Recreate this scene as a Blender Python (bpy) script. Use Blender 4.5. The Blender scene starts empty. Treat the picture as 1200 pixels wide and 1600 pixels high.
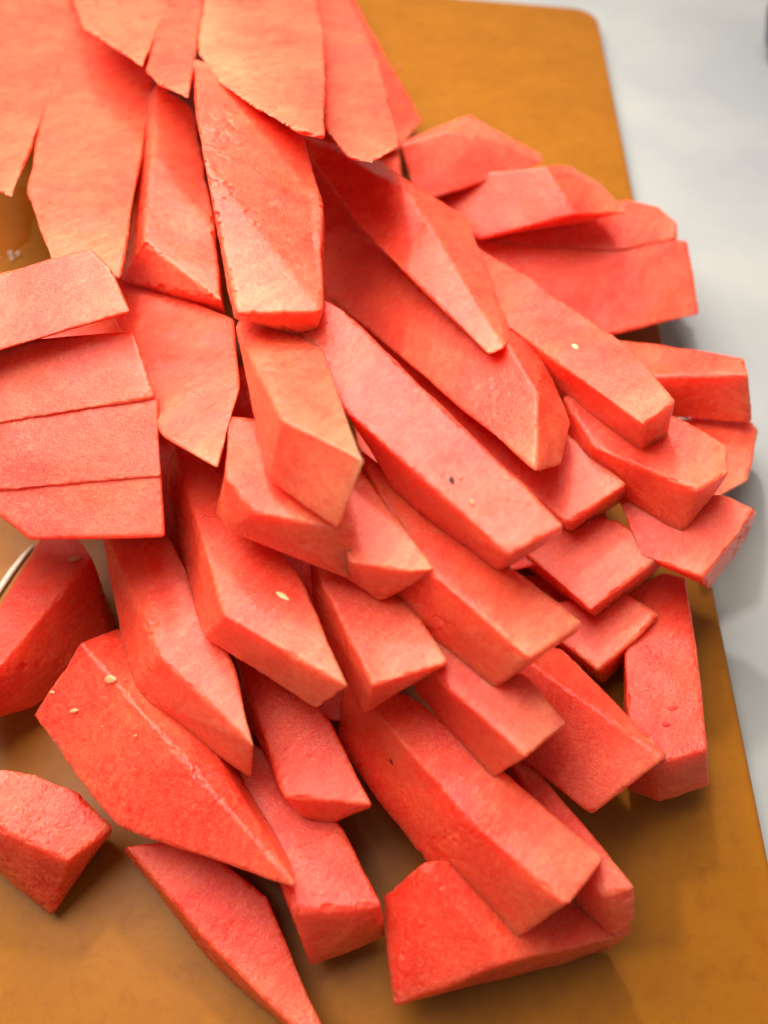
import bpy, bmesh, math, random
from mathutils import Vector, Matrix, noise
sc=bpy.context.scene
COL=sc.collection
CM=0.01
# ---------------- camera
cam=bpy.data.cameras.new('camera'); co=bpy.data.objects.new('camera',cam); COL.objects.link(co); sc.camera=co
TH=math.radians(32); H=30.0
co.location=(0,-H*math.tan(TH)*CM,H*CM); co.rotation_euler=(TH,0,0)
cam.sensor_fit='VERTICAL'; cam.sensor_height=24; cam.lens=24*1210/1600
cam.clip_start=.01; cam.clip_end=50
cam.dof.use_dof=True; cam.dof.focus_distance=.27; cam.dof.aperture_fstop=3.8
# ---------------- light (warm window, plus an added lamp for glints)
w=bpy.data.worlds.new('World'); sc.world=w; w.use_nodes=True
bg=w.node_tree.nodes['Background']; bg.inputs[0].default_value=(1,.90,.80,1); bg.inputs[1].default_value=.24
def area(name,loc,target,size,power,col,sy=None):
    l=bpy.data.lights.new(name,'AREA'); l.energy=power; l.color=col; l.size=size
    if sy: l.shape='RECTANGLE'; l.size_y=sy
    o=bpy.data.objects.new(name,l); COL.objects.link(o); o.location=loc
    o.rotation_euler=(Vector(target)-Vector(loc)).to_track_quat('-Z','Y').to_euler()
area('window_light',(-.20,.22,.64),(0,.04,.05),.62,12.4,(1,.93,.83)); area('added_glint_lamp',(-.12,.62,.85),(0,.04,.05),.07,6.0,(1,.97,.92))  # the second, small lamp is added only to raise glints on wet flesh
sc.view_settings.view_transform='Standard'; sc.view_settings.look='None'
sc.view_settings.exposure=0; sc.view_settings.gamma=1
# ---------------- materials
def newmat(name):
    m=bpy.data.materials.new(name); m.use_nodes=True; nt=m.node_tree; return m,nt,nt.nodes['Principled BSDF']
def N(nt,t,**k):
    n=nt.nodes.new(t)
    for a,b in k.items():
        if a.startswith('i_'): n.inputs[a[2:].replace('_',' ')].default_value=b
        else: setattr(n,a,b)
    return n
def noi(nt,vec,scale,detail=3,rough=.55,dist=0):
    n=nt.nodes.new('ShaderNodeTexNoise'); n.inputs['Scale'].default_value=scale; n.inputs['Detail'].default_value=detail
    n.inputs['Roughness'].default_value=rough; n.inputs['Distortion'].default_value=dist
    nt.links.new(vec,n.inputs['Vector']); return n.outputs['Fac']
def ramp(nt,f,a,b,ca=(0,0,0,1),cb=(1,1,1,1)):
    r=nt.nodes.new('ShaderNodeValToRGB'); e=r.color_ramp.elements; e[0].position=a; e[1].position=b; e[0].color=ca; e[1].color=cb
    nt.links.new(f,r.inputs[0]); return r.outputs[0]
def mix(nt,f,a,b,mode='MIX'):
    m=nt.nodes.new('ShaderNodeMix'); m.data_type='RGBA'; m.blend_type=mode
    for s,v in ((0,f),(6,a),(7,b)):
        if isinstance(v,(tuple,float,int)): m.inputs[s].default_value=v
        else: nt.links.new(v,m.inputs[s])
    return m.outputs[2]
def math_(nt,op,a,b):
    m=nt.nodes.new('ShaderNodeMath'); m.operation=op
    for i,v in enumerate((a,b)):
        if isinstance(v,(float,int)): m.inputs[i].default_value=v
        else: nt.links.new(v,m.inputs[i])
    return m.outputs[0]
def flesh_mat():
    m,nt,b=newmat('watermelon_flesh'); L=nt.links
    tc=nt.nodes.new('ShaderNodeTexCoord'); oi=nt.nodes.new('ShaderNodeObjectInfo')
    add=nt.nodes.new('ShaderNodeVectorMath'); add.operation='MULTIPLY_ADD'
    cmb=nt.nodes.new('ShaderNodeCombineXYZ')
    for i in range(3): L.new(oi.outputs['Random'],cmb.inputs[i])
    L.new(cmb.outputs[0],add.inputs[0]); add.inputs[1].default_value=(3,5,7); L.new(tc.outputs['Object'],add.inputs[2])
    v=add.outputs[0]
    mp=nt.nodes.new('ShaderNodeMapping'); mp.inputs['Scale'].default_value=(1,1,1); mp.inputs['Rotation'].default_value=(0.3,0.2,math.radians(42))
    L.new(v,mp.inputs['Vector'])
    mp2=nt.nodes.new('ShaderNodeVectorMath'); mp2.operation='MULTIPLY'; mp2.inputs[1].default_value=(1,.22,1); L.new(mp.outputs[0],mp2.inputs[0])
    big=noi(nt,v,34,3,.5)           # patches about 2 cm
    fib=noi(nt,mp2.outputs[0],620,4,.6)
    fine=noi(nt,v,1500,3,.65)
    vor=nt.nodes.new('ShaderNodeTexVoronoi'); vor.inputs['Scale'].default_value=620; L.new(v,vor.inputs['Vector'])
    c=mix(nt,ramp(nt,big,.40,.62),(.83,.009,.003,1),(.92,.075,.024,1))
    c=mix(nt,math_(nt,'MULTIPLY',ramp(nt,fib,.46,.74),.4),c,(.97,.29,.14,1))
    sx=nt.nodes.new('ShaderNodeSeparateColor'); L.new(oi.outputs['Color'],sx.inputs[0])
    att=nt.nodes.new('ShaderNodeAttribute'); att.attribute_name='rind_side'
    c=mix(nt,math_(nt,'MULTIPLY',math_(nt,'ADD',sx.outputs[0],att.outputs['Fac']),ramp(nt,noi(nt,v,22,2),.25,.6,(.35,)*3+(1,),(.8,)*3+(1,))),c,(.97,.29,.14,1))
    mid=noi(nt,mp2.outputs[0],300,4,.7)
    c=mix(nt,math_(nt,'MULTIPLY',ramp(nt,mid,.48,.7),.2),c,(.97,.29,.14,1))
    c=mix(nt,math_(nt,'MULTIPLY',ramp(nt,mid,.5,.3),.3),c,(.70,.006,.002,1))
    cellf=ramp(nt,vor.outputs['Distance'],.05,.6)
    c=mix(nt,math_(nt,'MULTIPLY',cellf,.28),c,(.70,.006,.002,1))
    c=mix(nt,math_(nt,'MULTIPLY',ramp(nt,fine,.48,.7),.36),c,(.97,.29,.14,1))
    hs=nt.nodes.new('ShaderNodeHueSaturation')
    L.new(math_(nt,'ADD',math_(nt,'MULTIPLY',oi.outputs['Random'],.16),.92),hs.inputs['Value'])
    L.new(c,hs.inputs['Color'])
    L.new(hs.outputs[0],b.inputs['Base Color'])
    b.inputs['Subsurface Weight'].default_value=1.0; b.inputs['Subsurface Radius'].default_value=(1.0,.20,.11); b.inputs['Subsurface Scale'].default_value=.012
    b.subsurface_method='RANDOM_WALK'
    rr=ramp(nt,noi(nt,v,160,3),.35,.7,(.22,)*3+(1,),(.42,)*3+(1,)); L.new(rr,b.inputs['Roughness'])
    b.inputs['Coat Weight'].default_value=.32; b.inputs['Coat Roughness'].default_value=.1; b.inputs['IOR'].default_value=1.36; b.inputs['Specular IOR Level'].default_value=.5
    hgt=math_(nt,'ADD',math_(nt,'MULTIPLY',vor.outputs['Distance'],-.25),math_(nt,'ADD',math_(nt,'ADD',math_(nt,'MULTIPLY',fib,.6),math_(nt,'MULTIPLY',mid,.8)),math_(nt,'MULTIPLY',fine,1.3)))
    bp=nt.nodes.new('ShaderNodeBump'); bp.inputs['Strength'].default_value=.28; bp.inputs['Distance'].default_value=.0008
    L.new(hgt,bp.inputs['Height']); L.new(bp.outputs[0],b.inputs['Normal']); 
    bc=nt.nodes.new('ShaderNodeBump'); bc.inputs['Strength'].default_value=1.0; bc.inputs['Distance'].default_value=.0011
    L.new(math_(nt,'ADD',noi(nt,v,1300,2,.6),math_(nt,'MULTIPLY',fib,.4)),bc.inputs['Height']); L.new(bc.outputs[0],b.inputs['Coat Normal'])
    return m
def simple(name,col,rough=.5,sss=0,bump=0,bscale=300,alt=None,ascale=60):
    m,nt,b=newmat(name); tc=nt.nodes.new('ShaderNodeTexCoord'); v=tc.outputs['Object']
    if alt: nt.links.new(mix(nt,ramp(nt,noi(nt,v,ascale,4),.35,.68),col,alt),b.inputs['Base Color'])
    else: b.inputs['Base Color'].default_value=col
    b.inputs['Roughness'].default_value=rough
    if sss: b.inputs['Subsurface Weight'].default_value=sss; b.inputs['Subsurface Radius'].default_value=(1,.6,.4); b.inputs['Subsurface Scale'].default_value=.001
    if bump:
        bp=nt.nodes.new('ShaderNodeBump'); bp.inputs['Strength'].default_value=bump; bp.inputs['Distance'].default_value=.0005
        nt.links.new(noi(nt,v,bscale,4),bp.inputs['Height']); nt.links.new(bp.outputs[0],b.inputs['Normal'])
    return m
FLESH=flesh_mat()
SEEDM={'y':simple('seed_cream',(.85,.62,.30,1),.35,.4,.3,900,(.8,.45,.2,1),300),'w':simple('seed_white',(.72,.33,.15,1),.35,.5,.3,900,(.66,.22,.10,1),300),
 't':simple('seed_tan',(.62,.24,.09,1),.4,.3,.4,900,(.7,.36,.16,1),300),'p':simple('dark_red_pit',(.50,.010,.004,1),.6,0,.4,900),'k':simple('dark_speck',(.03,.008,.006,1),.8,0,.4,900)}
def board_mat():
    m,nt,b=newmat('board_surface'); L=nt.links; tc=nt.nodes.new('ShaderNodeTexCoord'); v=tc.outputs['Object']
    c=mix(nt,ramp(nt,noi(nt,v,26,4,.6),.3,.7),(.28,.095,.005,1),(.34,.118,.006,1))
    c=mix(nt,math_(nt,'MULTIPLY',ramp(nt,noi(nt,v,130,5,.65),.5,.72),.55),c,(.24,.07,.005,1))
    c=mix(nt,math_(nt,'MULTIPLY',ramp(nt,noi(nt,v,420,3,.6),.55,.8),.35),c,(.22,.065,.01,1))
    L.new(c,b.inputs['Base Color'])
    b.inputs['Specular IOR Level'].default_value=.25
    L.new(ramp(nt,noi(nt,v,60,4),.3,.7,(.36,)*3+(1,),(.5,)*3+(1,)),b.inputs['Roughness'])
    # faint knife scratches
    mp=nt.nodes.new('ShaderNodeMapping'); mp.inputs['Rotation'].default_value=(0,0,math.radians(50)); mp.inputs['Scale'].default_value=(1,3,1); L.new(v,mp.inputs['Vector'])
    bp=nt.nodes.new('ShaderNodeBump'); bp.inputs['Strength'].default_value=.15; bp.inputs['Distance'].default_value=.0004
    L.new(math_(nt,'ADD',noi(nt,mp.outputs[0],60,5,.7),math_(nt,'MULTIPLY',noi(nt,v,500,3),.5)),bp.inputs['Height']); L.new(bp.outputs[0],b.inputs['Normal'])
    return m
BOARD=board_mat()
GROOVE=simple('board_scratch',(.24,.085,.008,1),.6)
COUNTER=simple('counter_laminate',(.32,.33,.34,1),.4,0,.15,120,(.40,.40,.385,1),9)
def juice_mat():
    m,nt,b=newmat('juice'); b.inputs['Base Color'].default_value=(.95,.72,.5,1); b.inputs['Roughness'].default_value=.03
    b.inputs['Transmission Weight'].default_value=1; b.inputs['IOR'].default_value=1.34; return m
def film_mat():
    m=bpy.data.materials.new('juice_film'); m.use_nodes=True; nt=m.node_tree; nt.nodes.clear(); L=nt.links
    o=nt.nodes.new('ShaderNodeOutputMaterial'); mx=nt.nodes.new('ShaderNodeMixShader'); t=nt.nodes.new('ShaderNodeBsdfTransparent'); g_=nt.nodes.new('ShaderNodeBsdfGlossy'); fr=nt.nodes.new('ShaderNodeFresnel')
    t.inputs[0].default_value=(.97,.86,.75,1); g_.inputs['Roughness'].default_value=.06; fr.inputs[0].default_value=1.36
    L.new(fr.outputs[0],mx.inputs[0]); L.new(t.outputs[0],mx.inputs[1]); L.new(g_.outputs[0],mx.inputs[2]); L.new(mx.outputs[0],o.inputs[0]); return m
JUICE=film_mat()
BEAD=simple('juice_reflection_pale',(.62,.50,.38,1),.12,.3,.2,400,(.7,.6,.5,1),150)  # pale colour stands in for the window reflection on the juice
DARKM=simple('dark_glaze',(.06,.065,.10,1),.3,0,.1,100)
# ---------------- helpers
def link(name,me,mat,parent=None,loc=(0,0,0)):
    o=bpy.data.objects.new(name,me); COL.objects.link(o); o.location=loc
    if mat is not None: me.materials.append(mat)
    if parent: o.parent=parent
    return o
def tag(o,label,cat,group=None):
    o['label']=label; o['category']=cat
    if group: o['group']=group
def struct(o): o['kind']='structure'; return o
def smooth(me): me.polygons.foreach_set('use_smooth',[True]*len(me.polygons))
def from_bm(bm,name):
    me=bpy.data.meshes.new(name); bm.to_mesh(me); bm.free(); return me
# ---------------- board and counter
def slab(poly,z0,z1,name,bev,rad=None):
    bm=bmesh.new(); vs=[bm.verts.new((x*CM,y*CM,z1*CM)) for x,y in poly]; f=bm.faces.new(vs)
    r=bmesh.ops.extrude_face_region(bm,geom=[f]); 
    for e in r['geom']:
        if isinstance(e,bmesh.types.BMVert): e.co.z=z0*CM
    bmesh.ops.recalc_face_normals(bm,faces=bm.faces)
    if bev: 
        ed=[e for e in bm.edges if abs(e.verts[0].co.z-e.verts[1].co.z)<1e-6]
        bmesh.ops.bevel(bm,geom=ed,offset=bev*CM,segments=4,affect='EDGES',profile=.5)
    return from_bm(bm,name)
def rounded(poly,r,seg=10):
    out=[]; n=len(poly)
    for i in range(n):
        p=Vector(poly[i]); a=(Vector(poly[i-1])-p).normalized(); b=(Vector(poly[(i+1)%n])-p).normalized()
        half=a.angle(b)/2; d=r/math.tan(half); c=p+(a+b).normalized()*(r/math.sin(half))
        s=p+a*d-c; e=p+b*d-c; a0=math.atan2(s.y,s.x); a1=math.atan2(e.y,e.x); da=(a1-a0+math.pi)%(2*math.pi)-math.pi
        for k in range(seg+1):
            t=a0+da*k/seg; out.append((c.x+r*math.cos(t),c.y+r*math.sin(t)))
    return out
BP=[(16.34, 45.61), (-34.88, 54.58), (-38.22, -23.35), (13.0, -32.32)]
me=slab(rounded(BP,2.2),-1.2,0,'cutting_board',.25); smooth(me)
board=link('cutting_board',me,BOARD); tag(board,'golden brown cutting board with rounded corner lying on the pale counter under the watermelon','cutting board')
me.set_sharp_from_angle(angle=math.radians(40))
me=slab([(-90,-60),(110,-60),(110,140),(-90,140)],-4.0,-1.2-.02,'counter',.0)
struct(link('counter',me,COUNTER))
# knife scratch in the board: shallow dark groove strip
def tube(pts,rad,name,mat,flat=1.0,parent=None,nseg=8):
    bm=bmesh.new(); rings=[]
    n=len(pts)
    for i,p in enumerate(pts):
        p=Vector(p); d=(Vector(pts[min(i+1,n-1)])-Vector(pts[max(i-1,0)])).normalized()
        sd=d.cross(Vector((0,0,1))).normalized(); up=sd.cross(d)
        r=rad[i] if isinstance(rad,(list,tuple)) else rad
        rings.append([bm.verts.new((p+sd*(r*math.cos(2*math.pi*k/nseg))+up*(r*flat*math.sin(2*math.pi*k/nseg)))*CM) for k in range(nseg)])
    for a,b in zip(rings,rings[1:]):
        for k in range(nseg): bm.faces.new((a[k],a[(k+1)%nseg],b[(k+1)%nseg],b[k]))
    bm.faces.new(rings[0][::-1]); bm.faces.new(rings[-1])
    bmesh.ops.recalc_face_normals(bm,faces=bm.faces)
    me=from_bm(bm,name); smooth(me); return link(name,me,mat,parent)
def puddle(name,c,rx,ry):
    bm=bmesh.new(); n=64; random.seed(int(c[0]*10)); rings=[]
    for k,(f,h) in enumerate([(1,0),(.985,.045),(.93,.07),(.8,.08),(.5,.08),(.2,.08)]):
        rings.append([bm.verts.new(((c[0]+rx*f*(1+.22*noise.noise(Vector((math.cos(a)*1.6,math.sin(a)*1.6,c[1]))))*math.cos(a))*CM,(c[1]+ry*f*(1+.25*noise.noise(Vector((math.cos(a)*1.6,math.sin(a)*1.6,c[1]+5))))*math.sin(a))*CM,(.004+h)*CM)) for a in [2*math.pi*i/n for i in range(n)]])
    for a,b in zip(rings,rings[1:]):
        for i in range(n): bm.faces.new((a[i],a[(i+1)%n],b[(i+1)%n],b[i]))
    bm.faces.new(rings[-1]); me=from_bm(bm,name); smooth(me); return link(name,me,JUICE)
def bubble(c):
    bm=bmesh.new(); bmesh.ops.create_uvsphere(bm,u_segments=16,v_segments=10,radius=.14*CM); me=from_bm(bm,'bubble'); smooth(me)
    o=link('bubble',me,BEAD,b,Vector(c)*CM)
def crumb(c):
    bm=bmesh.new(); bmesh.ops.create_icosphere(bm,subdivisions=3,radius=.16*CM)
    for v in bm.verts: v.co*=1+.5*noise.noise(v.co*900)
    me=from_bm(bm,'crumb'); smooth(me); o=link('watermelon_crumb',me,FLESH,None,Vector(c)*CM); o.color=(.8,0,0,1)
    tag(o,'tiny pale watermelon crumb on the bare board beside the top middle slices','crumb')
def bowl(c):
    bm=bmesh.new(); n=48; prof=[(1.6,0),(1.9,.1),(2.7,1.2),(3.2,2.6),(3.35,3.2),(3.2,3.25),(3.0,2.6),(2.4,1.2),(1.5,.4),(.02,.35)]
    rs=[[bm.verts.new(((c[0]+r*math.cos(2*math.pi*i/n))*CM,(c[1]+r*math.sin(2*math.pi*i/n))*CM,(c[2]+z)*CM)) for i in range(n)] for r,z in prof]
    for a,b_ in zip(rs,rs[1:]):
        for i in range(n): bm.faces.new((a[i],a[(i+1)%n],b_[(i+1)%n],b_[i]))
    bm.faces.new(rs[0][::-1]); bmesh.ops.recalc_face_normals(bm,faces=bm.faces); me=from_bm(bm,'bowl'); smooth(me)
    tag(link('bowl',me,DARKM),'dark blue blurred bowl on the counter, almost outside the frame at top right','bowl')
b=tube([(-16.88, -5.383, 0.12), (-16.521, -4.107, 0.12), (-16.19, -3.153, 0.12), (-15.858, -2.363, 0.12), (-15.548, -1.781, 0.12)],[.16,.16,.15,.12,.04],'juice_reflection_streak',BEAD,.6)
tag(b,'pale streak painted as a reflection on juice, beside dark red chunk at left edge','juice streak')
b=tube([(-9.311, -14.31, 0.05), (-8.565, -14.94, 0.05), (-7.824, -15.635, 0.05), (-7.185, -16.194, 0.05), (-6.551, -16.819, 0.05), (-6.245, -17.163, 0.05)],[.03,.05,.05,.05,.04,.02],'juice_line',JUICE,.7)
tag(b,'thin shiny line of juice along the left side of the flat bottom slice','juice streak')
# puddles of juice on the board, and two bubbles
b=puddle('juice_puddle',(-23.21, 20.171, 0.03),2.6,3.6)
tag(b,'glossy puddle of juice on the board at the upper left edge below the slice tip','juice puddle')
for c in [(-21.466, 17.478, 0.1), (-21.011, 17.423, 0.1), (-21.245, 17.042, 0.1)]: bubble(c)
crumb((1.137, 37.196, 0.05))
bowl((30.744, 40.498, -1.2))

# ---------------- watermelon
def flesh_mesh(V,voxel,seed,rough,nick,rind):
    """closed solid from its corner points: hull, slightly worn edges, remeshed fine and given grain"""
    bm=bmesh.new()
    c=sum((Vector(v) for v in V),Vector())/len(V); c.z=min(v[2] for v in V)
    for v in V: bm.verts.new((Vector(v)-c)*CM)
    r=bmesh.ops.convex_hull(bm,input=bm.verts)
    junk=[g for g in r['geom_interior']+r['geom_unused'] if isinstance(g,bmesh.types.BMVert) and g.is_valid]
    if junk: bmesh.ops.delete(bm,geom=list(set(junk)),context='VERTS')
    bmesh.ops.remove_doubles(bm,verts=bm.verts,dist=.0003)
    bmesh.ops.dissolve_limit(bm,angle_limit=math.radians(6),verts=bm.verts,edges=bm.edges)
    sharp=[e for e in bm.edges if len(e.link_faces)==2 and e.calc_face_angle(0)>math.radians(12)]
    bm.normal_update(); planes=[(f.normal.copy(),f.normal.dot(f.verts[0].co)) for f in bm.faces]; bm.normal_update()
    bmesh.ops.bevel(bm,geom=sharp,offset=.045*CM,segments=2,affect='EDGES',clamp_overlap=True)
    me=from_bm(bm,'tmp'); o=bpy.data.objects.new('tmp',me); COL.objects.link(o)
    rm=o.modifiers.new('r','REMESH'); rm.mode='VOXEL'; rm.voxel_size=voxel*CM
    def disp(sc_,st,dep=2,mid=.5,kind='CLOUDS'):
        t=bpy.data.textures.new('t','CLOUDS'); t.noise_scale=sc_*CM; t.noise_depth=dep
        d=o.modifiers.new('d','DISPLACE'); d.texture=t; d.strength=st*CM; d.mid_level=mid; d.texture_coords='OBJECT'; d.texture_coords_object=OFF
    OFF.location=(seed*.37,seed*.21,seed*.13)
    bpy.context.view_layer.update()
    sm=o.modifiers.new('s','SMOOTH'); sm.iterations=2; sm.factor=.5
    disp(2.4,.19,1); disp(.5,.022*rough,1); disp(.06,.021*rough,2)
    dg=bpy.context.evaluated_depsgraph_get(); ev=o.evaluated_get(dg)
    out=bpy.data.meshes.new_from_object(ev,preserve_all_data_layers=False,depsgraph=dg)
    bpy.data.objects.remove(o); bpy.data.meshes.remove(me)
    # ragged nicks along the cut edges
    import numpy as np; nw=.11*max(1,nick**.6)
    n=len(out.vertices); co_=np.empty(n*3,np.float32); out.vertices.foreach_get('co',co_); co_=co_.reshape(-1,3)
    D=np.stack([np.abs(float(d)-co_@np.array(nn,np.float32)) for nn,d in planes],1); D.sort(axis=1)
    rd=np.array(rind[:3],float); rd/=np.linalg.norm(rd); s_=co_@rd; Lr=min(rind[4]*CM,.6*(s_.max()-s_.min()))
    pv=np.clip((s_-(s_.max()-Lr))/Lr,0,1); pv=(pv*pv*(3-2*pv))*rind[3]
    at=out.attributes.new('rind_side','FLOAT','POINT'); at.data.foreach_set('value',pv.astype(np.float32))
    near=np.where(D[:,1]<nw*CM)[0]; cen=co_.mean(0)
    for k in near:
        p=co_[k]; q=Vector(p.tolist())*100+Vector((seed*3.1,seed*1.7,0))
        h=max(0,noise.noise(q*2.4)*1.7+noise.noise(q*6)*1.2)
        f=1-D[k,1]/(nw*CM); dd=cen-p; dd/=np.linalg.norm(dd)
        co_[k]=p+dd*(h*f*.085*nick*CM)
    out.vertices.foreach_set('co',co_.ravel()); out.update()
    smooth(out); return out,c*CM
OFF=bpy.data.objects.new('tmp_off',None); COL.objects.link(OFF)
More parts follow.
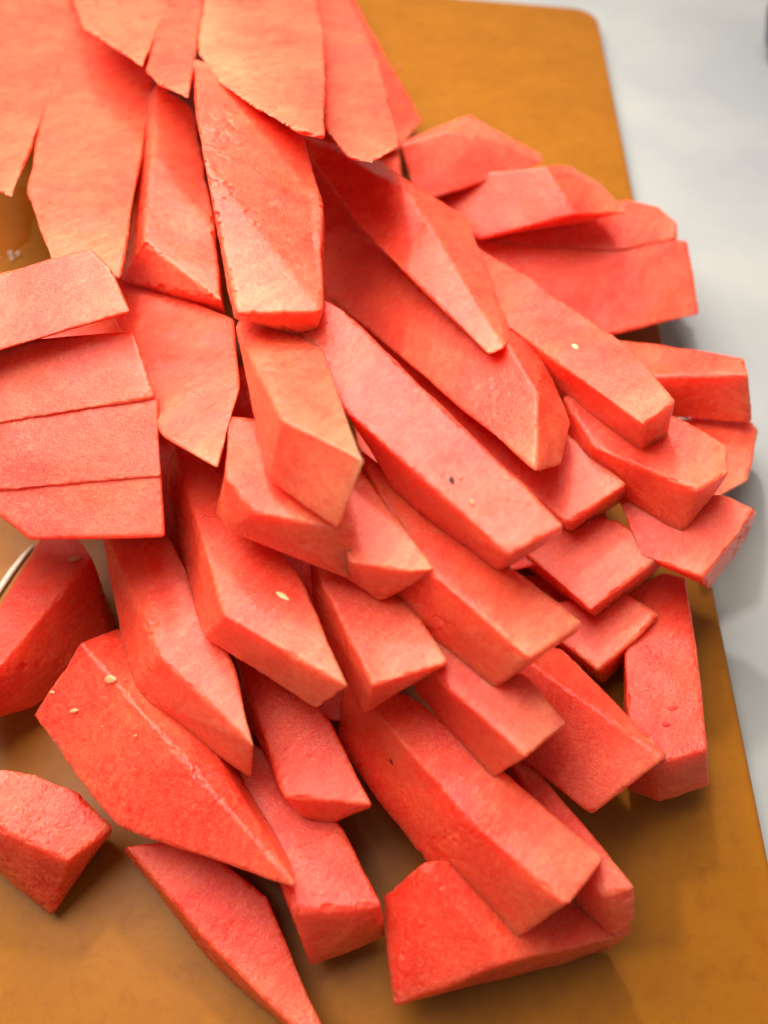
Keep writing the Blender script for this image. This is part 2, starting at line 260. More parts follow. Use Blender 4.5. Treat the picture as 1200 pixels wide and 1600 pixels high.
# corner points in centimetres, world space
STICKS=[
('w','dark red watermelon stick buried under the left stack',0.056,1.00,1.0,0.08,0,(0, 0, 1, 0, 1),[[-11.76,0.65,4.0],[-5.78,5.69,4.0],[-4.01,0.65,4.0],[-3.16,-4.8,4.0],[-4.12,-8.16,4.0],[-8.43,-6.92,4.0],[-10.31,-5.34,4.0],[-12.62,2.29,1.62],[-6.36,7.57,1.62],[-4.5,2.29,1.62],[-3.61,-3.42,1.62],[-4.61,-6.95,1.62],[-9.13,-5.64,1.62],[-11.11,-3.99,1.62]],[]),
('w','shadowed watermelon stick seen in the gap below the topmost slab at left',0.061,1.00,1.0,0.08,0,(0, 0, 1, 0, 1),[[-19.94,9.01,5.5],[-12.1,9.44,5.5],[-10.19,5.78,5.5],[-9.76,1.47,5.5],[-17.6,1.14,5.5],[-21.14,10.88,3.72],[-13.12,11.46,3.6],[-11.2,7.83,3.44],[-10.8,3.43,3.33],[-18.92,3.0,3.44]],[]),
('w','shadowed watermelon stick glimpsed in the dark gap below the stubby middle stick',0.050,1.00,1.0,0.08,0,(0, 0, 1, 0, 1),[[-4.16,-4.29,4.1],[0.97,-4.85,4.1],[1.34,-9.15,4.1],[-1.62,-10.91,4.1],[-3.51,-10.07,4.1],[-4.3,-3.56,2.5],[0.93,-4.12,2.5],[1.31,-8.51,2.5],[-1.71,-10.3,2.5],[-3.64,-9.44,2.5]],[]),
('w','watermelon stick hidden beneath the long speckled central stick',0.060,1.00,1.0,0.08,0,(0, 0, 1, 0, 1),[[-2.44,8.62,3.5],[8.84,6.16,3.5],[9.02,-3.96,3.5],[3.93,-5.08,3.5],[-1.09,1.02,3.5],[-2.33,9.91,1.96],[9.15,7.43,1.93],[9.33,-2.85,1.91],[4.15,-4.0,1.91],[-0.96,2.22,1.91]],[]),
('w','dark shadowed watermelon stick in the deep gap under the top middle slices',0.070,1.00,1.0,0.08,0,(0, 0, 1, 0, 1),[[-10.75,29.73,3.5],[0.76,25.59,3.5],[1.28,12.21,3.5],[-3.11,9.93,3.5],[-7.71,12.21,3.5],[-10.89,31.16,2.45],[0.6,27.18,2.36],[1.14,14.12,2.06],[-3.32,11.87,2.01],[-7.96,14.1,2.09]],[]),
('w','deep red watermelon stick in shadow under the upper right overhanging slices',0.070,1.00,1.0,0.08,0,(0, 0, 1, 0, 1),[[3.48,16.01,2.0],[11.35,14.97,2.0],[10.72,8.41,2.0],[5.95,4.36,2.0],[1.6,9.28,2.0],[3.79,17.51,0.61],[11.71,16.44,0.63],[11.13,9.99,0.47],[6.31,5.92,0.42],[1.89,10.9,0.44]],[]),
('w','shadowed watermelon stick under the lower right block of the heap',0.057,1.00,1.0,0.08,0,(0, 0, 1, 0, 1),[[5.36,-3.84,1.1],[9.64,-3.84,1.1],[8.77,-7.78,1.1],[4.97,-8.3,1.1],[3.61,-6.16,1.1],[5.59,-3.42,0.1],[9.84,-3.42,0.1],[8.98,-7.33,0.1],[5.2,-7.84,0.1],[3.85,-5.72,0.1]],[]),
('w','tall upright watermelon stick with dark pits, lying flat near the right edge of the board',0.052,1.00,1.0,0.08,25,(0, -1, 0, 0.25, 3),[[9.34,-5.35,2.37],[11.19,-4.29,2.35],[12.03,-4.56,2.49],[10.86,-11.77,3.81],[8.93,-12.25,3.71],[8.34,-11.66,3.54],[9.91,-6.13,0.09],[11.76,-5.07,0.06],[12.61,-5.34,0.2],[11.55,-12.48,1.6],[9.64,-12.98,1.48],[8.67,-12.56,1.13]],[('p', (10.445, -9.578, 3.331), (-0.098, 0.195, 0.976), (0.994, -0.037, 0.107), 0.35, 0.2), ('p', (10.695, -9.96, 3.432), (-0.098, 0.195, 0.976), (0.879, -0.442, 0.176), 0.25, 0.15), ('p', (10.103, -10.233, 3.427), (-0.098, 0.195, 0.976), (0.986, 0.154, 0.068), 0.4, 0.18), ('p', (9.698, -10.819, 3.504), (-0.098, 0.195, 0.976), (0.963, -0.229, 0.142), 0.3, 0.15), ('p', (9.351, -9.538, 3.213), (-0.098, 0.195, 0.976), (0.994, -0.037, 0.107), 0.25, 0.12)]),
('w','wide watermelon wedge lying lowest at the bottom with a bright orange left face',0.044,1.00,1.0,0.08,70,(1, 0, 0, 0.5, 4),[[1.21,-15.34,4.36],[3.68,-14.83,3.29],[6.18,-15.85,2.44],[7.8,-17.09,1.98],[3.55,-17.98,3.81],[-0.06,-16.02,2.3],[2.1,-15.53,1.3],[4.59,-16.55,0.46],[7.64,-17.45,0.12],[0.24,-19.04,1.78]],[]),
('w','narrow watermelon stick peeking out behind the big bottom stick, resting on the bottom wedge',0.045,1.00,1.0,0.08,25,(0.7, -0.7, 0, 0.8, 3.2),[[3.58,-10.66,3.12],[4.94,-12.08,3.54],[5.56,-13.26,3.84],[7.52,-16.04,4.59],[6.44,-16.24,4.53],[5.53,-14.96,4.18],[3.98,-10.09,0.8],[5.44,-13.24,1.42],[6.06,-14.41,1.72],[7.72,-17.15,2.4],[7.29,-17.22,2.52],[6.0,-16.32,2.0]],[]),
('w','watermelon stick with a wide streaky face, left of the upright stick by the board edge',0.047,1.00,1.0,0.18,80,(0.7, -0.7, 0, 0.8, 3.2),[[3.63,-7.75,4.48],[5.25,-9.07,4.82],[8.77,-12.43,5.39],[6.58,-13.84,3.99],[4.54,-12.04,3.61],[2.7,-9.85,3.44],[4.03,-6.9,2.19],[6.58,-7.86,3.03],[9.61,-11.81,3.24],[7.67,-12.92,2.02],[5.63,-11.12,1.64],[3.79,-8.93,1.47]],[('w', (8.726, -11.717, 4.536), (0.702, 0.562, 0.437), (0.701, -0.653, -0.287), 0.4, 0.16)]),
('w','small orange red watermelon stick end just above the upright stick at the right',0.053,1.00,1.0,0.08,25,(0.7, -0.7, 0, 0.8, 3.2),[[5.52,-6.07,2.15],[8.94,-5.24,3.0],[10.23,-6.61,3.33],[9.53,-7.31,3.15],[7.87,-8.6,2.74],[6.53,-7.25,2.4],[6.01,-5.22,0.22],[9.59,-4.9,1.27],[10.89,-6.08,1.69],[10.32,-6.94,1.47],[8.54,-8.46,0.9],[7.02,-6.89,0.61]],[]),
('w','big long watermelon stick at the bottom with a tiny dark pit and bright square end',0.043,1.00,1.0,0.08,120,(0.7, -0.7, 0, 0.8, 3.2),[[-1.26,-9.88,5.48],[1.04,-10.53,5.46],[6.33,-15.38,5.93],[5.04,-16.62,6.18],[2.62,-14.53,5.99],[-0.2,-11.32,5.65],[-1.26,-8.95,2.52],[0.15,-10.77,2.76],[6.82,-15.22,3.4],[3.97,-17.32,3.26],[1.14,-15.0,3.16],[-1.72,-11.32,3.08]],[('k', (0.224, -12.43, 4.922), (-0.694, -0.56, 0.453), (0.517, -0.825, -0.228), 0.22, 0.1)]),
('w','watermelon stick end directly above the bright square end of the big bottom stick',0.042,1.00,1.0,0.08,50,(0.7, -0.7, 0, 0.8, 3.2),[[0.2,-8.57,7.64],[2.32,-10.13,7.82],[4.25,-10.74,7.95],[5.24,-12.15,8.07],[3.96,-13.11,8.05],[1.89,-11.03,7.84],[0.35,-7.56,5.2],[1.96,-9.77,5.55],[3.89,-10.38,5.68],[5.7,-11.59,5.95],[3.29,-13.15,5.57],[1.03,-10.48,5.64]],[]),
('w','watermelon stick lying flat on the board between the seeded broad slab and bottom wedge',0.046,1.00,1.0,0.08,160,(0, -1, 0, 0.35, 3),[[-5.64,-10.98,2.68],[-3.1,-11.68,2.82],[-1.39,-14.02,3.29],[-0.06,-16.41,3.76],[-2.72,-16.58,3.8],[-6.04,-10.37,0.12],[-2.85,-12.76,0.43],[-1.14,-15.1,0.9],[0.06,-17.11,1.4],[-2.34,-18.04,1.39]],[]),
('w','thin flat watermelon slice pointing down out of the bottom edge of the picture',0.045,1.00,1.0,0.08,120,(0.6, -1, 0, 0.45, 5),[[-8.54,-14.56,2.51],[-6.41,-14.29,2.3],[-3.83,-15.99,2.04],[-3.02,-17.62,1.96],[-1.74,-19.79,1.83],[-2.5,-19.71,1.91],[-5.41,-17.45,2.2],[-9.1,-14.47,0.85],[-6.97,-14.31,0.59],[-4.39,-16.02,0.33],[-3.58,-17.64,0.25],[-1.96,-19.74,0.04],[-3.07,-19.77,0.16],[-5.98,-17.56,0.48]],[]),
('w','wet glittering watermelon chunk alone at the lower left edge',0.047,1.40,1.3,0.08,500,(0, 0, 1, 0.5, 1.2),[[-13.91,-12.56,3.8],[-12.87,-12.25,3.45],[-11.83,-12.34,3.15],[-10.4,-12.85,2.77],[-9.04,-13.98,2.48],[-10.14,-15.1,2.92],[-13.56,-13.76,3.81],[-15.08,-12.02,1.37],[-13.86,-12.8,1.06],[-12.81,-12.9,0.75],[-11.39,-13.4,0.38],[-9.88,-13.89,0.08],[-11.27,-16.46,0.5],[-14.54,-14.15,1.43]],[]),
('w','dark red watermelon chunk beside the painted juice reflection, one flat seed on top',0.053,1.00,1.0,0.08,160,(-1, 0.4, 0, 0.4, 2),[[-14.88,-10.0,4.24],[-13.71,-3.93,3.03],[-13.8,-2.31,2.7],[-12.27,-3.07,2.85],[-11.54,-3.99,3.04],[-12.18,-5.7,3.38],[-13.52,-8.89,4.02],[-14.65,-10.6,4.36],[-16.31,-8.95,1.61],[-13.45,-4.87,0.4],[-13.53,-3.26,0.08],[-12.01,-4.01,0.23],[-11.23,-5.57,0.08],[-11.04,-6.93,0.3],[-13.11,-9.54,1.42],[-15.44,-10.93,2.49]],[('t', (-12.229, -4.057, 3.052), (0.0, 0.196, 0.981), (0.971, 0.233, -0.047), 0.6, 0.3)]),
('w','reddish watermelon stick end under the small pale stick tip, right of the centre',0.054,1.00,1.0,0.08,25,(0.7, -0.7, 0, 0.8, 3.2),[[4.11,-2.49,3.5],[6.56,-2.57,4.11],[8.95,-3.27,4.67],[10.48,-4.78,4.98],[7.52,-6.85,4.13],[5.44,-4.32,3.74],[4.6,-1.14,1.22],[7.25,-1.95,2.09],[9.65,-2.65,2.66],[11.33,-4.08,3.09],[8.31,-6.35,2.04],[5.87,-3.67,1.67]],[]),
('w','rightmost low watermelon stick end overhanging the pale counter below the notch',0.052,1.00,1.0,0.08,25,(0.7, -0.7, 0, 0.8, 3.2),[[8.94,-2.2,4.92],[12.62,-2.99,5.95],[13.47,-3.72,6.13],[12.9,-4.54,5.88],[11.4,-6.05,5.28],[9.48,-4.91,4.81],[9.89,-1.48,3.3],[13.49,-2.04,4.46],[14.41,-2.9,4.59],[13.92,-3.88,4.26],[12.38,-5.6,3.45],[10.44,-4.19,3.2]],[]),
('w','small rounded watermelon stick end tucked under the horizontal stick at the far right',0.061,1.00,1.0,0.08,25,(0.7, -0.7, 0, 0.8, 3.2),[[13.45,3.59,2.25],[15.31,3.45,2.65],[16.3,2.91,2.96],[16.42,2.3,3.11],[15.08,-0.64,3.43],[13.92,-1.26,3.32],[12.54,-1.99,3.19],[14.58,5.28,0.06],[16.5,5.12,0.5],[17.53,4.57,0.81],[17.67,3.94,0.94],[16.36,0.99,1.13],[15.16,0.36,0.98],[13.72,-0.4,0.85]],[]),
('w','horizontal watermelon stick sticking out to the right over the counter at mid height',0.063,1.00,1.0,0.18,25,(0.7, -0.7, 0, 0.8, 3.2),[[8.87,9.1,2.19],[11.37,6.57,3.69],[15.25,4.22,5.64],[15.04,3.05,5.85],[11.27,4.35,4.21],[9.72,11.14,0.08],[12.41,5.94,1.65],[16.21,3.71,3.67],[15.9,2.26,3.6],[12.58,3.74,2.3]],[]),
('w','large dark red watermelon slice under the overhanging slices at the upper right',0.070,1.00,1.0,0.08,25,(1, 0, 0, 0.35, 3),[[3.31,15.7,4.26],[11.79,13.15,3.83],[15.18,13.34,4.26],[15.63,9.94,2.61],[13.14,9.52,2.15],[10.89,9.23,1.78],[5.23,12.49,2.85],[3.83,17.68,2.61],[12.48,15.08,2.18],[15.93,15.27,2.62],[16.39,11.8,0.93],[13.86,11.38,0.47],[11.56,11.08,0.09],[5.79,14.4,1.17]],[]),
('w','watermelon slice with pale rounded tip on the large dark slice at upper right',0.070,1.00,1.0,0.08,25,(1, 0, 0, 0.9, 3),[[3.31,15.38,4.11],[12.5,15.48,5.07],[13.89,15.04,5.01],[14.72,14.19,4.71],[14.68,13.39,4.34],[11.76,13.03,3.89],[4.76,14.05,3.65],[3.82,17.32,2.62],[13.15,17.41,3.59],[14.57,16.97,3.54],[15.41,16.11,3.23],[15.37,15.29,2.86],[12.4,14.93,2.4],[5.29,15.97,2.16]],[]),
('w','middle slice of the fan at upper right, pale sloping tip, dark hollow below it',0.069,1.00,1.0,0.18,25,(1, 0, 0, 0.8, 3),[[1.33,17.1,4.96],[7.75,15.07,7.27],[8.24,14.04,6.92],[9.03,12.53,6.45],[4.78,13.19,4.5],[2.93,14.87,4.5],[3.72,18.4,4.16],[9.39,16.54,6.35],[10.75,15.35,6.18],[12.04,13.64,5.72],[5.11,15.23,2.97],[5.32,16.17,3.7]],[]),
('w','topmost slice of the fan at the upper right, roof shaped with a pale ridge',0.069,1.00,1.0,0.18,25,(0.3, 1, 0, 0.7, 3),[[1.58,14.4,5.6],[0.81,16.58,7.42],[3.14,17.21,7.69],[5.36,17.13,7.41],[7.96,16.36,6.54],[2.15,15.12,6.12],[1.75,16.39,4.23],[0.97,18.61,6.09],[2.96,19.21,6.83],[4.43,19.57,7.16],[8.32,18.28,5.66],[1.9,17.24,5.46]],[]),
('w','chunky watermelon stick with a pale square top under the stick that carries a yellowish seed',0.052,1.00,1.0,0.08,25,(0.7, -0.7, 0, 0.8, 3.2),[[7.01,1.12,6.71],[9.53,1.12,7.09],[10.84,-0.46,7.36],[12.36,-1.94,7.66],[12.16,-3.14,7.69],[10.92,-3.82,7.54],[7.81,-1.56,6.96],[7.86,3.07,4.33],[9.61,1.49,4.99],[10.91,-0.09,5.27],[12.43,-1.57,5.57],[12.71,-2.4,6.01],[11.04,-4.26,4.88],[7.36,-0.74,5.03]],[]),
('w','broad watermelon stick with a dark orange side, just below the long speckled central stick',0.042,1.00,1.0,0.08,80,(0.7, -0.7, 0, 0.8, 3.2),[[-0.85,-3.37,9.39],[1.19,-6.05,9.69],[3.75,-8.16,9.88],[5.52,-9.98,10.06],[3.91,-11.09,10.31],[0.76,-7.74,9.96],[-0.82,-1.4,6.52],[0.85,-5.93,7.35],[3.41,-8.04,7.54],[5.96,-9.33,8.09],[3.22,-11.09,7.79],[0.0,-8.03,7.44]],[]),
('w','narrow shaded watermelon stick wedged above the long speckled central stick, its tip lit',0.060,1.00,1.0,0.08,50,(0.7, -0.7, 0, 0.8, 3.2),[[-3.84,12.61,3.96],[-2.17,10.83,4.29],[3.33,5.14,5.38],[7.31,-0.87,6.07],[8.96,-2.8,6.39],[6.67,-4.09,5.75],[2.61,0.89,4.99],[-3.04,8.98,3.98],[-3.2,13.32,2.02],[-1.54,11.54,2.34],[3.96,5.84,3.43],[7.94,-0.16,4.13],[9.55,-2.14,4.42],[7.35,-3.34,3.83],[2.85,2.82,2.69],[-3.07,11.18,1.75]],[]),
('w','long central watermelon stick with a speckled wet face and a black speck',0.042,1.00,1.0,0.12,260,(0.6, -0.6, 0, 0.55, 4),[[-2.6,1.53,11.69],[-1.42,0.56,11.82],[2.58,-5.19,12.13],[4.79,-8.14,12.32],[3.29,-8.89,12.06],[0.73,-6.09,11.81],[-1.21,-3.6,11.64],[-2.73,-0.31,11.58],[-2.48,2.36,9.31],[-1.29,1.4,9.44],[2.71,-4.36,9.76],[5.31,-7.05,10.14],[3.34,-8.12,9.56],[0.55,-5.44,9.36],[-1.32,-1.36,8.93],[-2.99,2.27,8.86]],[('w', (2.437, -7.214, 12.011), (-0.148, -0.049, 0.988), (0.387, -0.922, 0.012), 0.24, 0.12), ('k', (1.911, -6.439, 11.971), (-0.148, -0.049, 0.988), (0.249, -0.968, -0.011), 0.3, 0.16), ('w', (3.422, -6.546, 12.192), (-0.148, -0.049, 0.988), (0.642, -0.765, 0.058), 0.2, 0.07), ('w', (2.144, -6.399, 12.008), (-0.148, -0.049, 0.988), (0.985, -0.098, 0.143), 0.1, 0.08)]),
('w','watermelon stick with a yellowish white seed and a blunt pale tip, right of the centre',0.056,1.00,1.0,0.18,90,(0.7, -0.7, 0, 0.8, 3.2),[[3.64,11.78,5.77],[6.1,7.72,7.0],[7.84,3.98,7.99],[9.32,1.83,8.68],[10.04,-1.29,9.34],[8.86,-2.24,9.18],[6.56,1.57,8.04],[4.76,4.92,7.08],[4.13,14.25,3.62],[6.74,7.7,4.76],[8.48,3.96,5.76],[9.96,1.81,6.45],[10.51,-1.22,7.11],[9.4,-1.9,7.18],[7.49,1.1,5.56],[5.38,7.43,4.64]],[('y', (7.354, 2.385, 8.112), (-0.24, 0.144, 0.96), (0.284, -0.935, 0.211), 0.5, 0.26)]),
('w','long watermelon stick with a pale upright ridge at its end, under the pointed stick',0.058,1.00,1.0,0.18,70,(0.7, -0.7, 0, 0.8, 3.2),[[-3.52,13.45,4.45],[-2.03,13.21,5.39],[4.22,3.48,8.48],[5.49,-0.52,8.9],[5.16,-3.62,8.38],[3.87,-1.44,7.76],[-2.71,9.18,4.55],[-1.85,13.84,2.88],[-2.03,15.28,3.59],[6.4,3.53,6.78],[7.05,-0.47,7.07],[6.44,-2.54,7.2],[5.54,-1.05,6.19],[-1.03,9.57,2.98]],[]),
('w','pointed watermelon stick slanting down from the dark gap at the upper middle',0.059,1.00,1.0,0.15,110,(0.7, -0.7, 0, 0.8, 3.2),[[-4.79,17.95,7.4],[-1.18,14.01,8.27],[1.12,10.96,8.77],[3.23,5.13,8.93],[4.48,1.46,9.0],[3.86,1.36,8.77],[2.76,3.15,8.57],[-0.75,9.17,7.94],[-4.84,19.88,6.0],[-0.15,15.01,7.61],[3.86,11.14,7.23],[4.46,6.11,8.06],[4.97,2.76,8.18],[4.07,3.35,6.95],[4.13,4.01,7.59],[0.63,10.04,6.97]],[]),
('w','glossy ended watermelon stick between the two seeded sticks and the big bottom stick',0.047,1.00,1.0,0.08,90,(0.7, -0.7, 0, 0.8, 3.2),[[-5.61,-7.72,3.53],[-3.63,-8.63,3.96],[-1.87,-10.92,4.57],[-0.37,-13.81,5.23],[-3.12,-13.47,4.76],[-4.23,-10.37,4.13],[-5.6,-7.71,1.33],[-3.62,-8.62,1.76],[-1.86,-10.92,2.37],[-0.4,-13.45,3.03],[-2.27,-14.03,2.34],[-5.0,-10.14,2.17]],[]),
('w','short watermelon stick with a bright squared top in the middle of the lower heap',0.043,1.00,1.0,0.21,60,(0.7, -0.7, 0, 0.8, 3.2),[[-2.56,-5.78,7.65],[0.28,-7.42,8.03],[0.78,-8.97,8.29],[1.88,-10.52,8.58],[-0.33,-11.23,8.57],[-1.92,-7.73,7.97],[-2.77,-4.37,5.01],[0.06,-7.28,5.88],[0.55,-8.83,6.14],[1.97,-9.92,6.57],[-0.64,-11.39,6.28],[-2.4,-7.74,5.81]],[]),
('w','broad deep red watermelon slab with three small pale seeds at the lower left',0.045,1.00,1.2,0.08,160,(0.3, -1, 0, 0.35, 3),[[-12.0,-10.63,3.9],[-10.32,-8.56,5.32],[-8.9,-9.97,5.24],[-5.74,-14.34,4.6],[-2.5,-16.09,5.04],[-5.26,-15.18,4.44],[-8.52,-14.2,3.68],[-10.42,-12.4,3.74],[-10.94,-9.44,2.16],[-9.79,-7.31,3.63],[-8.52,-7.89,3.94],[-3.49,-14.1,2.37],[-2.98,-15.68,2.56],[-4.21,-13.98,2.7],[-7.47,-13.01,1.95],[-9.37,-11.21,2.0]],[('w', (-9.077, -9.839, 5.236), (-0.309, -0.353, 0.883), (0.997, 0.027, -0.074), 0.5, 0.32), ('w', (-10.381, -10.65, 4.456), (-0.309, -0.353, 0.883), (0.938, 0.04, 0.344), 0.36, 0.18), ('w', (-11.278, -9.992, 4.404), (-0.309, -0.353, 0.883), (0.944, -0.228, 0.239), 0.24, 0.14), ('w', (-8.041, -11.609, 4.892), (-0.309, -0.353, 0.883), (0.951, -0.085, 0.299), 0.12, 0.08), ('w', (-9.279, -11.215, 4.616), (-0.309, -0.353, 0.883), (0.951, -0.088, 0.298), 0.1, 0.07)]),
('w','long bent watermelon stick with pale orange lower side, lying on the broad seeded slab',0.047,1.00,1.0,0.18,90,(0.3, -1, 0, 0.8, 3.5),[[-8.97,-3.53,5.65],[-7.87,-4.4,5.73],[-6.08,-7.39,6.09],[-4.85,-9.62,6.36],[-3.87,-12.42,6.73],[-7.26,-9.49,6.46],[-11.08,-2.96,4.74],[-9.17,-4.52,3.98],[-7.38,-7.51,4.34],[-6.15,-9.74,4.61],[-4.27,-12.82,4.4],[-8.63,-10.01,4.46]],[]),
('w','watermelon stick with a cream seed and very pale bright lower end, left of centre',0.046,1.00,1.0,0.21,220,(0.5, -1, 0, 0.95, 4),[[-7.93,-1.1,6.74],[-5.88,-2.78,7.06],[-3.46,-6.52,7.88],[-2.72,-7.25,8.02],[-0.97,-11.41,8.97],[-4.82,-9.04,8.57],[-6.38,-4.73,7.58],[-8.69,-2.55,4.08],[-6.82,-3.26,4.87],[-4.4,-7.0,5.68],[-3.66,-7.74,5.83],[-2.04,-11.39,6.92],[-5.8,-9.04,6.7],[-7.32,-5.22,5.38]],[('y', (-3.148, -8.266, 8.297), (0.049, 0.242, 0.969), (0.833, -0.546, 0.095), 0.62, 0.24)]),
('w','smooth triangular watermelon piece at the centre, right of the rounded bent piece',0.043,0.50,0.5,0.30,25,(0.7, -0.7, 0, 0.8, 3.2),[[-1.27,-3.38,9.4],[0.0,-5.61,9.73],[1.48,-8.3,10.14],[0.74,-8.36,10.15],[-1.03,-8.02,10.1],[-1.57,-6.13,9.81],[-1.36,-1.86,7.2],[-0.31,-5.33,8.06],[1.55,-7.65,8.65],[-0.14,-8.43,8.28],[-1.16,-7.75,8.41],[-1.69,-4.77,7.6]],[]),
('w','smooth bent watermelon piece with a pale stripe and dull orange side, under the faceted piece',0.043,0.50,0.5,0.36,25,(0.7, -0.7, 0, 0.8, 3.2),[[-5.16,-2.58,10.08],[-3.78,-2.78,9.99],[-1.5,-6.72,10.75],[-0.73,-7.48,10.86],[-3.7,-6.88,11.01],[-4.78,-5.48,10.77],[-5.68,-0.81,7.78],[-4.46,-2.93,8.2],[-2.17,-6.87,8.95],[-1.08,-7.94,8.78],[-4.81,-6.66,9.54],[-5.35,-5.7,8.93]],[]),
('w','smooth faceted watermelon piece with a Y shaped ridge at the left of the centre',0.043,0.50,0.5,0.45,25,(0.7, -0.7, 0, 0.8, 3.2),[[-4.72,1.96,10.86],[-2.37,0.4,11.17],[-1.09,-4.69,12.82],[-0.45,-6.87,13.52],[-2.84,-5.21,13.18],[-3.89,-0.29,11.56],[-5.13,3.99,8.87],[-3.23,0.11,9.68],[-1.95,-4.98,11.33],[-1.28,-7.71,11.43],[-3.42,-5.92,11.18],[-5.05,0.39,11.18]],[]),
('w','pale smooth watermelon slice with a shallow dent and pointed lower tip, beside left stack',0.052,0.50,0.5,0.45,40,(0.7, -0.7, 0, 0.8, 3.2),[[-12.17,7.08,7.55],[-10.64,7.1,7.7],[-6.25,3.41,8.88],[-5.66,2.9,9.04],[-4.87,-1.22,9.94],[-5.06,-5.16,10.71],[-7.18,-3.43,10.15],[-9.96,2.61,8.67],[-13.0,9.02,5.73],[-11.43,9.08,5.85],[-6.92,5.5,6.83],[-6.31,5.0,6.96],[-5.54,0.87,7.66],[-5.81,-3.16,8.22],[-8.03,-1.43,7.8],[-10.82,4.62,6.64]],[]),
('w','wide watermelon stick at upper left of centre, grainy pale face with red heart patch',0.053,1.40,1.8,0.27,160,(-0.4, -1, 0, 0.7, 5),[[-8.49,16.44,11.61],[-6.45,15.63,11.49],[-3.23,10.48,11.68],[-2.27,6.03,12.03],[-1.96,-0.46,12.65],[-4.51,-0.85,12.94],[-5.85,4.64,12.52],[-8.83,16.94,10.84],[-6.86,16.05,9.71],[-3.64,10.9,9.9],[-2.37,5.06,8.99],[-2.36,-0.1,11.05],[-4.87,-0.0,11.91],[-6.39,6.34,13.36]],[]),
('w','narrow watermelon stick with bright pale face, between the two wide upper left slices',0.061,1.40,2.0,0.42,110,(0, -1, 0, 0.3, 4),[[-11.07,19.08,9.01],[-9.22,17.52,8.8],[-8.13,13.23,9.01],[-7.17,9.09,9.23],[-6.07,3.34,9.59],[-9.37,6.24,9.96],[-11.86,19.48,8.15],[-9.99,17.78,7.48],[-8.9,13.49,7.69],[-7.94,9.34,7.91],[-6.25,3.98,8.26],[-10.71,5.97,8.19]],[]),
('w','wide pale watermelon slice at upper left, its lower end behind the stacked slabs',0.068,1.40,1.6,0.36,25,(-0.5, -1, 0, 0.5, 5),[[-22.64,42.17,3.45],[-13.76,29.2,6.04],[-11.97,21.37,7.61],[-9.7,6.61,10.56],[-9.2,2.47,11.39],[-11.91,3.6,11.16],[-14.54,8.89,10.1],[-17.91,25.78,6.72],[-23.37,44.06,2.38],[-14.6,31.61,4.69],[-12.9,24.02,6.07],[-10.83,9.58,8.55],[-10.42,5.46,9.2],[-13.24,6.52,9.08],[-15.81,11.72,8.25],[-18.86,28.22,5.34]],[]),
('w','pale pointed watermelon slice at the top left corner, its tip touching the board',0.070,1.40,2.2,0.36,25,(0.7, -0.7, 0, 0.8, 3.2),[[-34.48,51.62,1.61],[-24.09,51.62,1.61],[-17.86,25.94,6.75],[-16.23,16.77,8.58],[-15.0,8.56,10.22],[-18.72,11.51,9.63],[-35.32,53.46,0.66],[-24.98,53.59,0.61],[-19.1,28.79,5.29],[-17.64,19.86,6.9],[-16.59,11.79,8.3],[-20.32,14.61,7.86]],[]),
('w','lowest slab of the four stacked at the left edge, with a straight bottom edge',0.046,0.50,0.5,0.18,0,(1, 0, 0, 0.1, 3),[[-14.41,-3.36,9.37],[-10.44,-4.3,9.24],[-7.22,-4.43,9.36],[-6.98,-6.35,8.7],[-11.34,-6.34,8.48],[-12.44,-5.36,8.77],[-14.3,-4.19,9.09],[-16.96,-0.54,5.48],[-12.42,-1.62,5.34],[-8.75,-1.76,5.47],[-8.48,-3.95,4.72],[-13.46,-3.95,4.47],[-14.71,-2.82,4.8],[-16.83,-1.49,5.16]],[]),
('w','third slab from the top of the four stacked at the left edge',0.046,0.50,0.5,0.21,0,(1, 0, 0, 0.1, 3),[[-14.52,-2.52,9.67],[-12.76,-2.62,9.72],[-7.52,-1.91,10.2],[-7.18,-4.55,9.42],[-12.34,-4.88,9.07],[-14.13,-4.98,8.95],[-16.54,-0.15,6.64],[-14.6,-0.26,6.7],[-8.82,0.51,7.23],[-8.44,-2.4,6.37],[-14.13,-2.76,5.98],[-16.11,-2.87,5.85]],[]),
('w','second slab from the top of the four stacked at the left edge, dark gap above',0.047,0.50,0.5,0.36,0,(1, 0.3, 0, 0.3, 3),[[-14.85,-0.02,10.54],[-13.05,-0.09,10.62],[-10.44,0.25,10.85],[-8.51,0.38,10.98],[-7.56,-2.01,10.31],[-12.68,-2.73,9.84],[-14.38,-2.94,9.69],[-16.23,1.85,8.55],[-14.33,1.78,8.62],[-11.56,2.13,8.87],[-9.51,2.28,9.01],[-8.51,-0.26,8.3],[-13.94,-1.02,7.8],[-15.74,-1.24,7.65]],[]),
('w','topmost slab of the four stacked at the left edge, with a slanted pale end',0.047,0.50,0.5,0.36,0,(1, 0, 0, 0.3, 3),[[-14.64,1.54,11.96],[-12.94,1.96,12.17],[-9.94,2.62,12.52],[-9.17,1.93,12.35],[-8.31,0.32,11.91],[-12.53,-0.94,11.32],[-14.18,-1.34,11.12],[-15.94,3.49,10.2],[-14.14,3.93,10.42],[-10.98,4.63,10.79],[-10.17,3.9,10.61],[-9.26,2.2,10.15],[-13.72,0.87,9.53],[-15.46,0.45,9.31]],[]),
('w','dim blurred watermelon slice behind the top middle slices against the brown board',0.070,1.00,2.0,0.08,25,(0.7, -0.7, 0, 0.8, 3.2),[[-3.83,46.82,2.71],[-1.09,37.25,2.85],[2.31,25.8,2.97],[0.79,21.56,3.85],[-1.39,20.03,4.66],[-4.62,28.84,4.75],[-3.89,48.95,1.57],[-1.15,39.7,1.55],[2.29,28.57,1.43],[0.75,24.46,2.19],[-1.48,22.98,2.96],[-4.75,31.57,3.28]],[]),
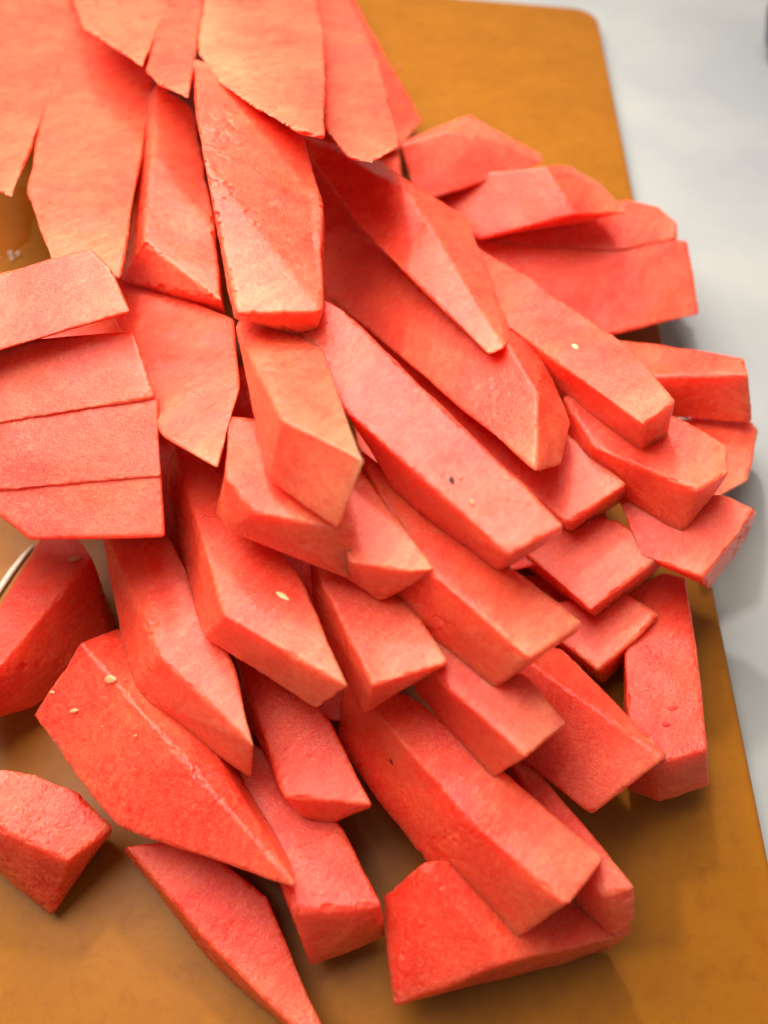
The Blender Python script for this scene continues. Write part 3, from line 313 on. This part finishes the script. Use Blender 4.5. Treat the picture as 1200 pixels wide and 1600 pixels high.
('w','watermelon slice at the top middle with vertical pale streak and ragged lower tip',0.069,1.40,3.0,0.24,25,(-0.2, -1, 0, 0.6, 4),[[-5.72,53.46,0.87],[-2.8,38.78,4.54],[-0.33,21.89,8.76],[0.63,9.53,11.85],[-0.15,8.98,11.99],[-0.41,7.69,12.31],[-1.31,8.2,12.18],[-2.4,11.17,11.44],[-5.78,54.93,0.06],[-2.88,40.81,3.49],[-0.4,24.51,7.37],[0.59,12.51,10.11],[-0.22,11.98,10.22],[-0.5,10.71,10.5],[-1.44,11.21,10.39],[-2.57,14.11,9.75]],[]),
('w','broad watermelon slice at the top middle with a pale left band and ragged diagonal edge',0.069,1.40,3.0,0.27,120,(-1, -0.3, 0, 0.9, 4),[[-13.14,45.0,4.28],[-5.51,45.0,4.28],[-3.74,28.67,8.36],[-2.78,19.28,10.71],[-2.1,6.83,13.82],[-2.92,7.34,13.7],[-4.81,9.9,13.06],[-6.84,13.34,12.2],[-8.51,17.75,11.09],[-13.4,46.83,3.39],[-5.76,46.87,3.37],[-4.03,31.14,7.17],[-3.09,22.08,9.32],[-2.45,9.99,12.06],[-3.32,10.48,11.96],[-5.28,12.96,11.41],[-7.35,16.28,10.66],[-9.0,20.55,9.68]],[]),
('w','narrow small watermelon slice at the top between the pale slice and the broad slice',0.070,1.40,3.0,0.24,25,(0.7, -0.7, 0, 0.8, 3.2),[[-13.24,34.9,6.97],[-12.19,43.91,4.72],[-10.1,27.85,8.74],[-8.58,17.55,11.31],[-7.57,10.75,13.01],[-9.17,12.62,12.54],[-10.06,14.39,12.1],[-13.72,36.91,6.02],[-12.6,45.6,3.91],[-10.64,30.14,7.65],[-9.21,20.18,10.02],[-8.28,13.59,11.54],[-9.89,15.39,11.14],[-10.78,17.09,10.75]],[]),
('w','very pale watermelon slice at the top left with a ragged diagonal edge',0.070,1.40,3.0,0.48,25,(0, -1, 0, 0.3, 3),[[-22.86,43.45,4.91],[-13.45,43.45,4.91],[-11.88,27.51,8.89],[-10.28,14.8,12.07],[-12.84,18.47,11.15],[-14.81,21.52,10.39],[-17.07,27.51,8.89],[-23.43,45.26,4.08],[-14.05,45.35,4.04],[-12.63,29.99,7.76],[-11.18,17.69,10.68],[-13.72,21.21,9.86],[-15.67,24.15,9.17],[-17.86,29.93,7.79]],[]),
]
tot=0
for i,(cat,label,voxel,rough,nick,pale,ndrop,rind,V,seeds) in enumerate(STICKS):
    me,c=flesh_mesh(V,voxel,i+1,rough,nick,rind); me.name='watermelon_stick'
    o=link('watermelon_stick',me,FLESH,None,c); tot+=len(me.polygons)
    o.color=(pale,0,0,1)
    tag(o,label,'watermelon piece','watermelon sticks heaped on the board')
    if ndrop:
        rnd=random.Random(i*7+3); vs,fs=[],[]; nv=len(me.vertices); k=0; tries=0
        while k<ndrop and tries<ndrop*60:
            tries+=1; vv=me.vertices[rnd.randrange(nv)]
            if vv.normal.z<.25 or noise.noise(vv.co*90+Vector((i,0,0)))<rnd.uniform(-.15,.35): continue
            r=rnd.uniform(.022,.045)*CM*(1.5 if rnd.random()<.06 else 1); nn=vv.normal; c0=vv.co-nn*r*.25
            t1=nn.orthogonal().normalized(); t2=nn.cross(t1); b0=len(vs); a_=rnd.uniform(.8,1.5)
            for lat in (0,.55,1.05):
                for q in range(6):
                    an=q*math.pi/3+lat; vs.append(c0+(t1*math.cos(an)*a_+t2*math.sin(an))*r*math.cos(lat)+nn*r*.7*math.sin(lat))
            vs.append(c0+nn*r*.8)
            for lv in (0,6):
                for q in range(6): fs.append((b0+lv+q,b0+lv+(q+1)%6,b0+lv+6+(q+1)%6,b0+lv+6+q))
            for q in range(6): fs.append((b0+12+q,b0+12+(q+1)%6,b0+18))
            k+=1
        dm=bpy.data.meshes.new('added_glint_droplets'); dm.from_pydata(vs,[],fs); smooth(dm)
        dr=link('added_glint_droplets',dm,JUICE,o); dr['kind']='stuff'  # droplets added over the flesh to catch light as glints
    for (kind,p,n,ax,l,w_) in seeds:
        bm=bmesh.new(); bmesh.ops.create_uvsphere(bm,u_segments=14,v_segments=9,radius=1)
        for v in bm.verts:
            x,y,z=v.co; k=1-.35*max(0,x)   # teardrop
            v.co=(x*l/2*CM,y*w_/2*k*CM,z*.065*CM*(.45 if kind in 'kp' else 1))
        me=from_bm(bm,'seed'); smooth(me)
        s=link('seed' if kind not in 'kp' else ('speck' if kind=='k' else 'pit'),me,SEEDM[kind],o)
        zz=Vector(n); xx=Vector(ax); xx=(xx-zz*xx.dot(zz)).normalized(); yy=zz.cross(xx)
        M=Matrix((xx,yy,zz)).transposed().to_4x4(); M.translation=Vector(p)*CM-c+zz*.0*CM; s.matrix_local=M
bpy.data.objects.remove(OFF)
print('quads',tot)
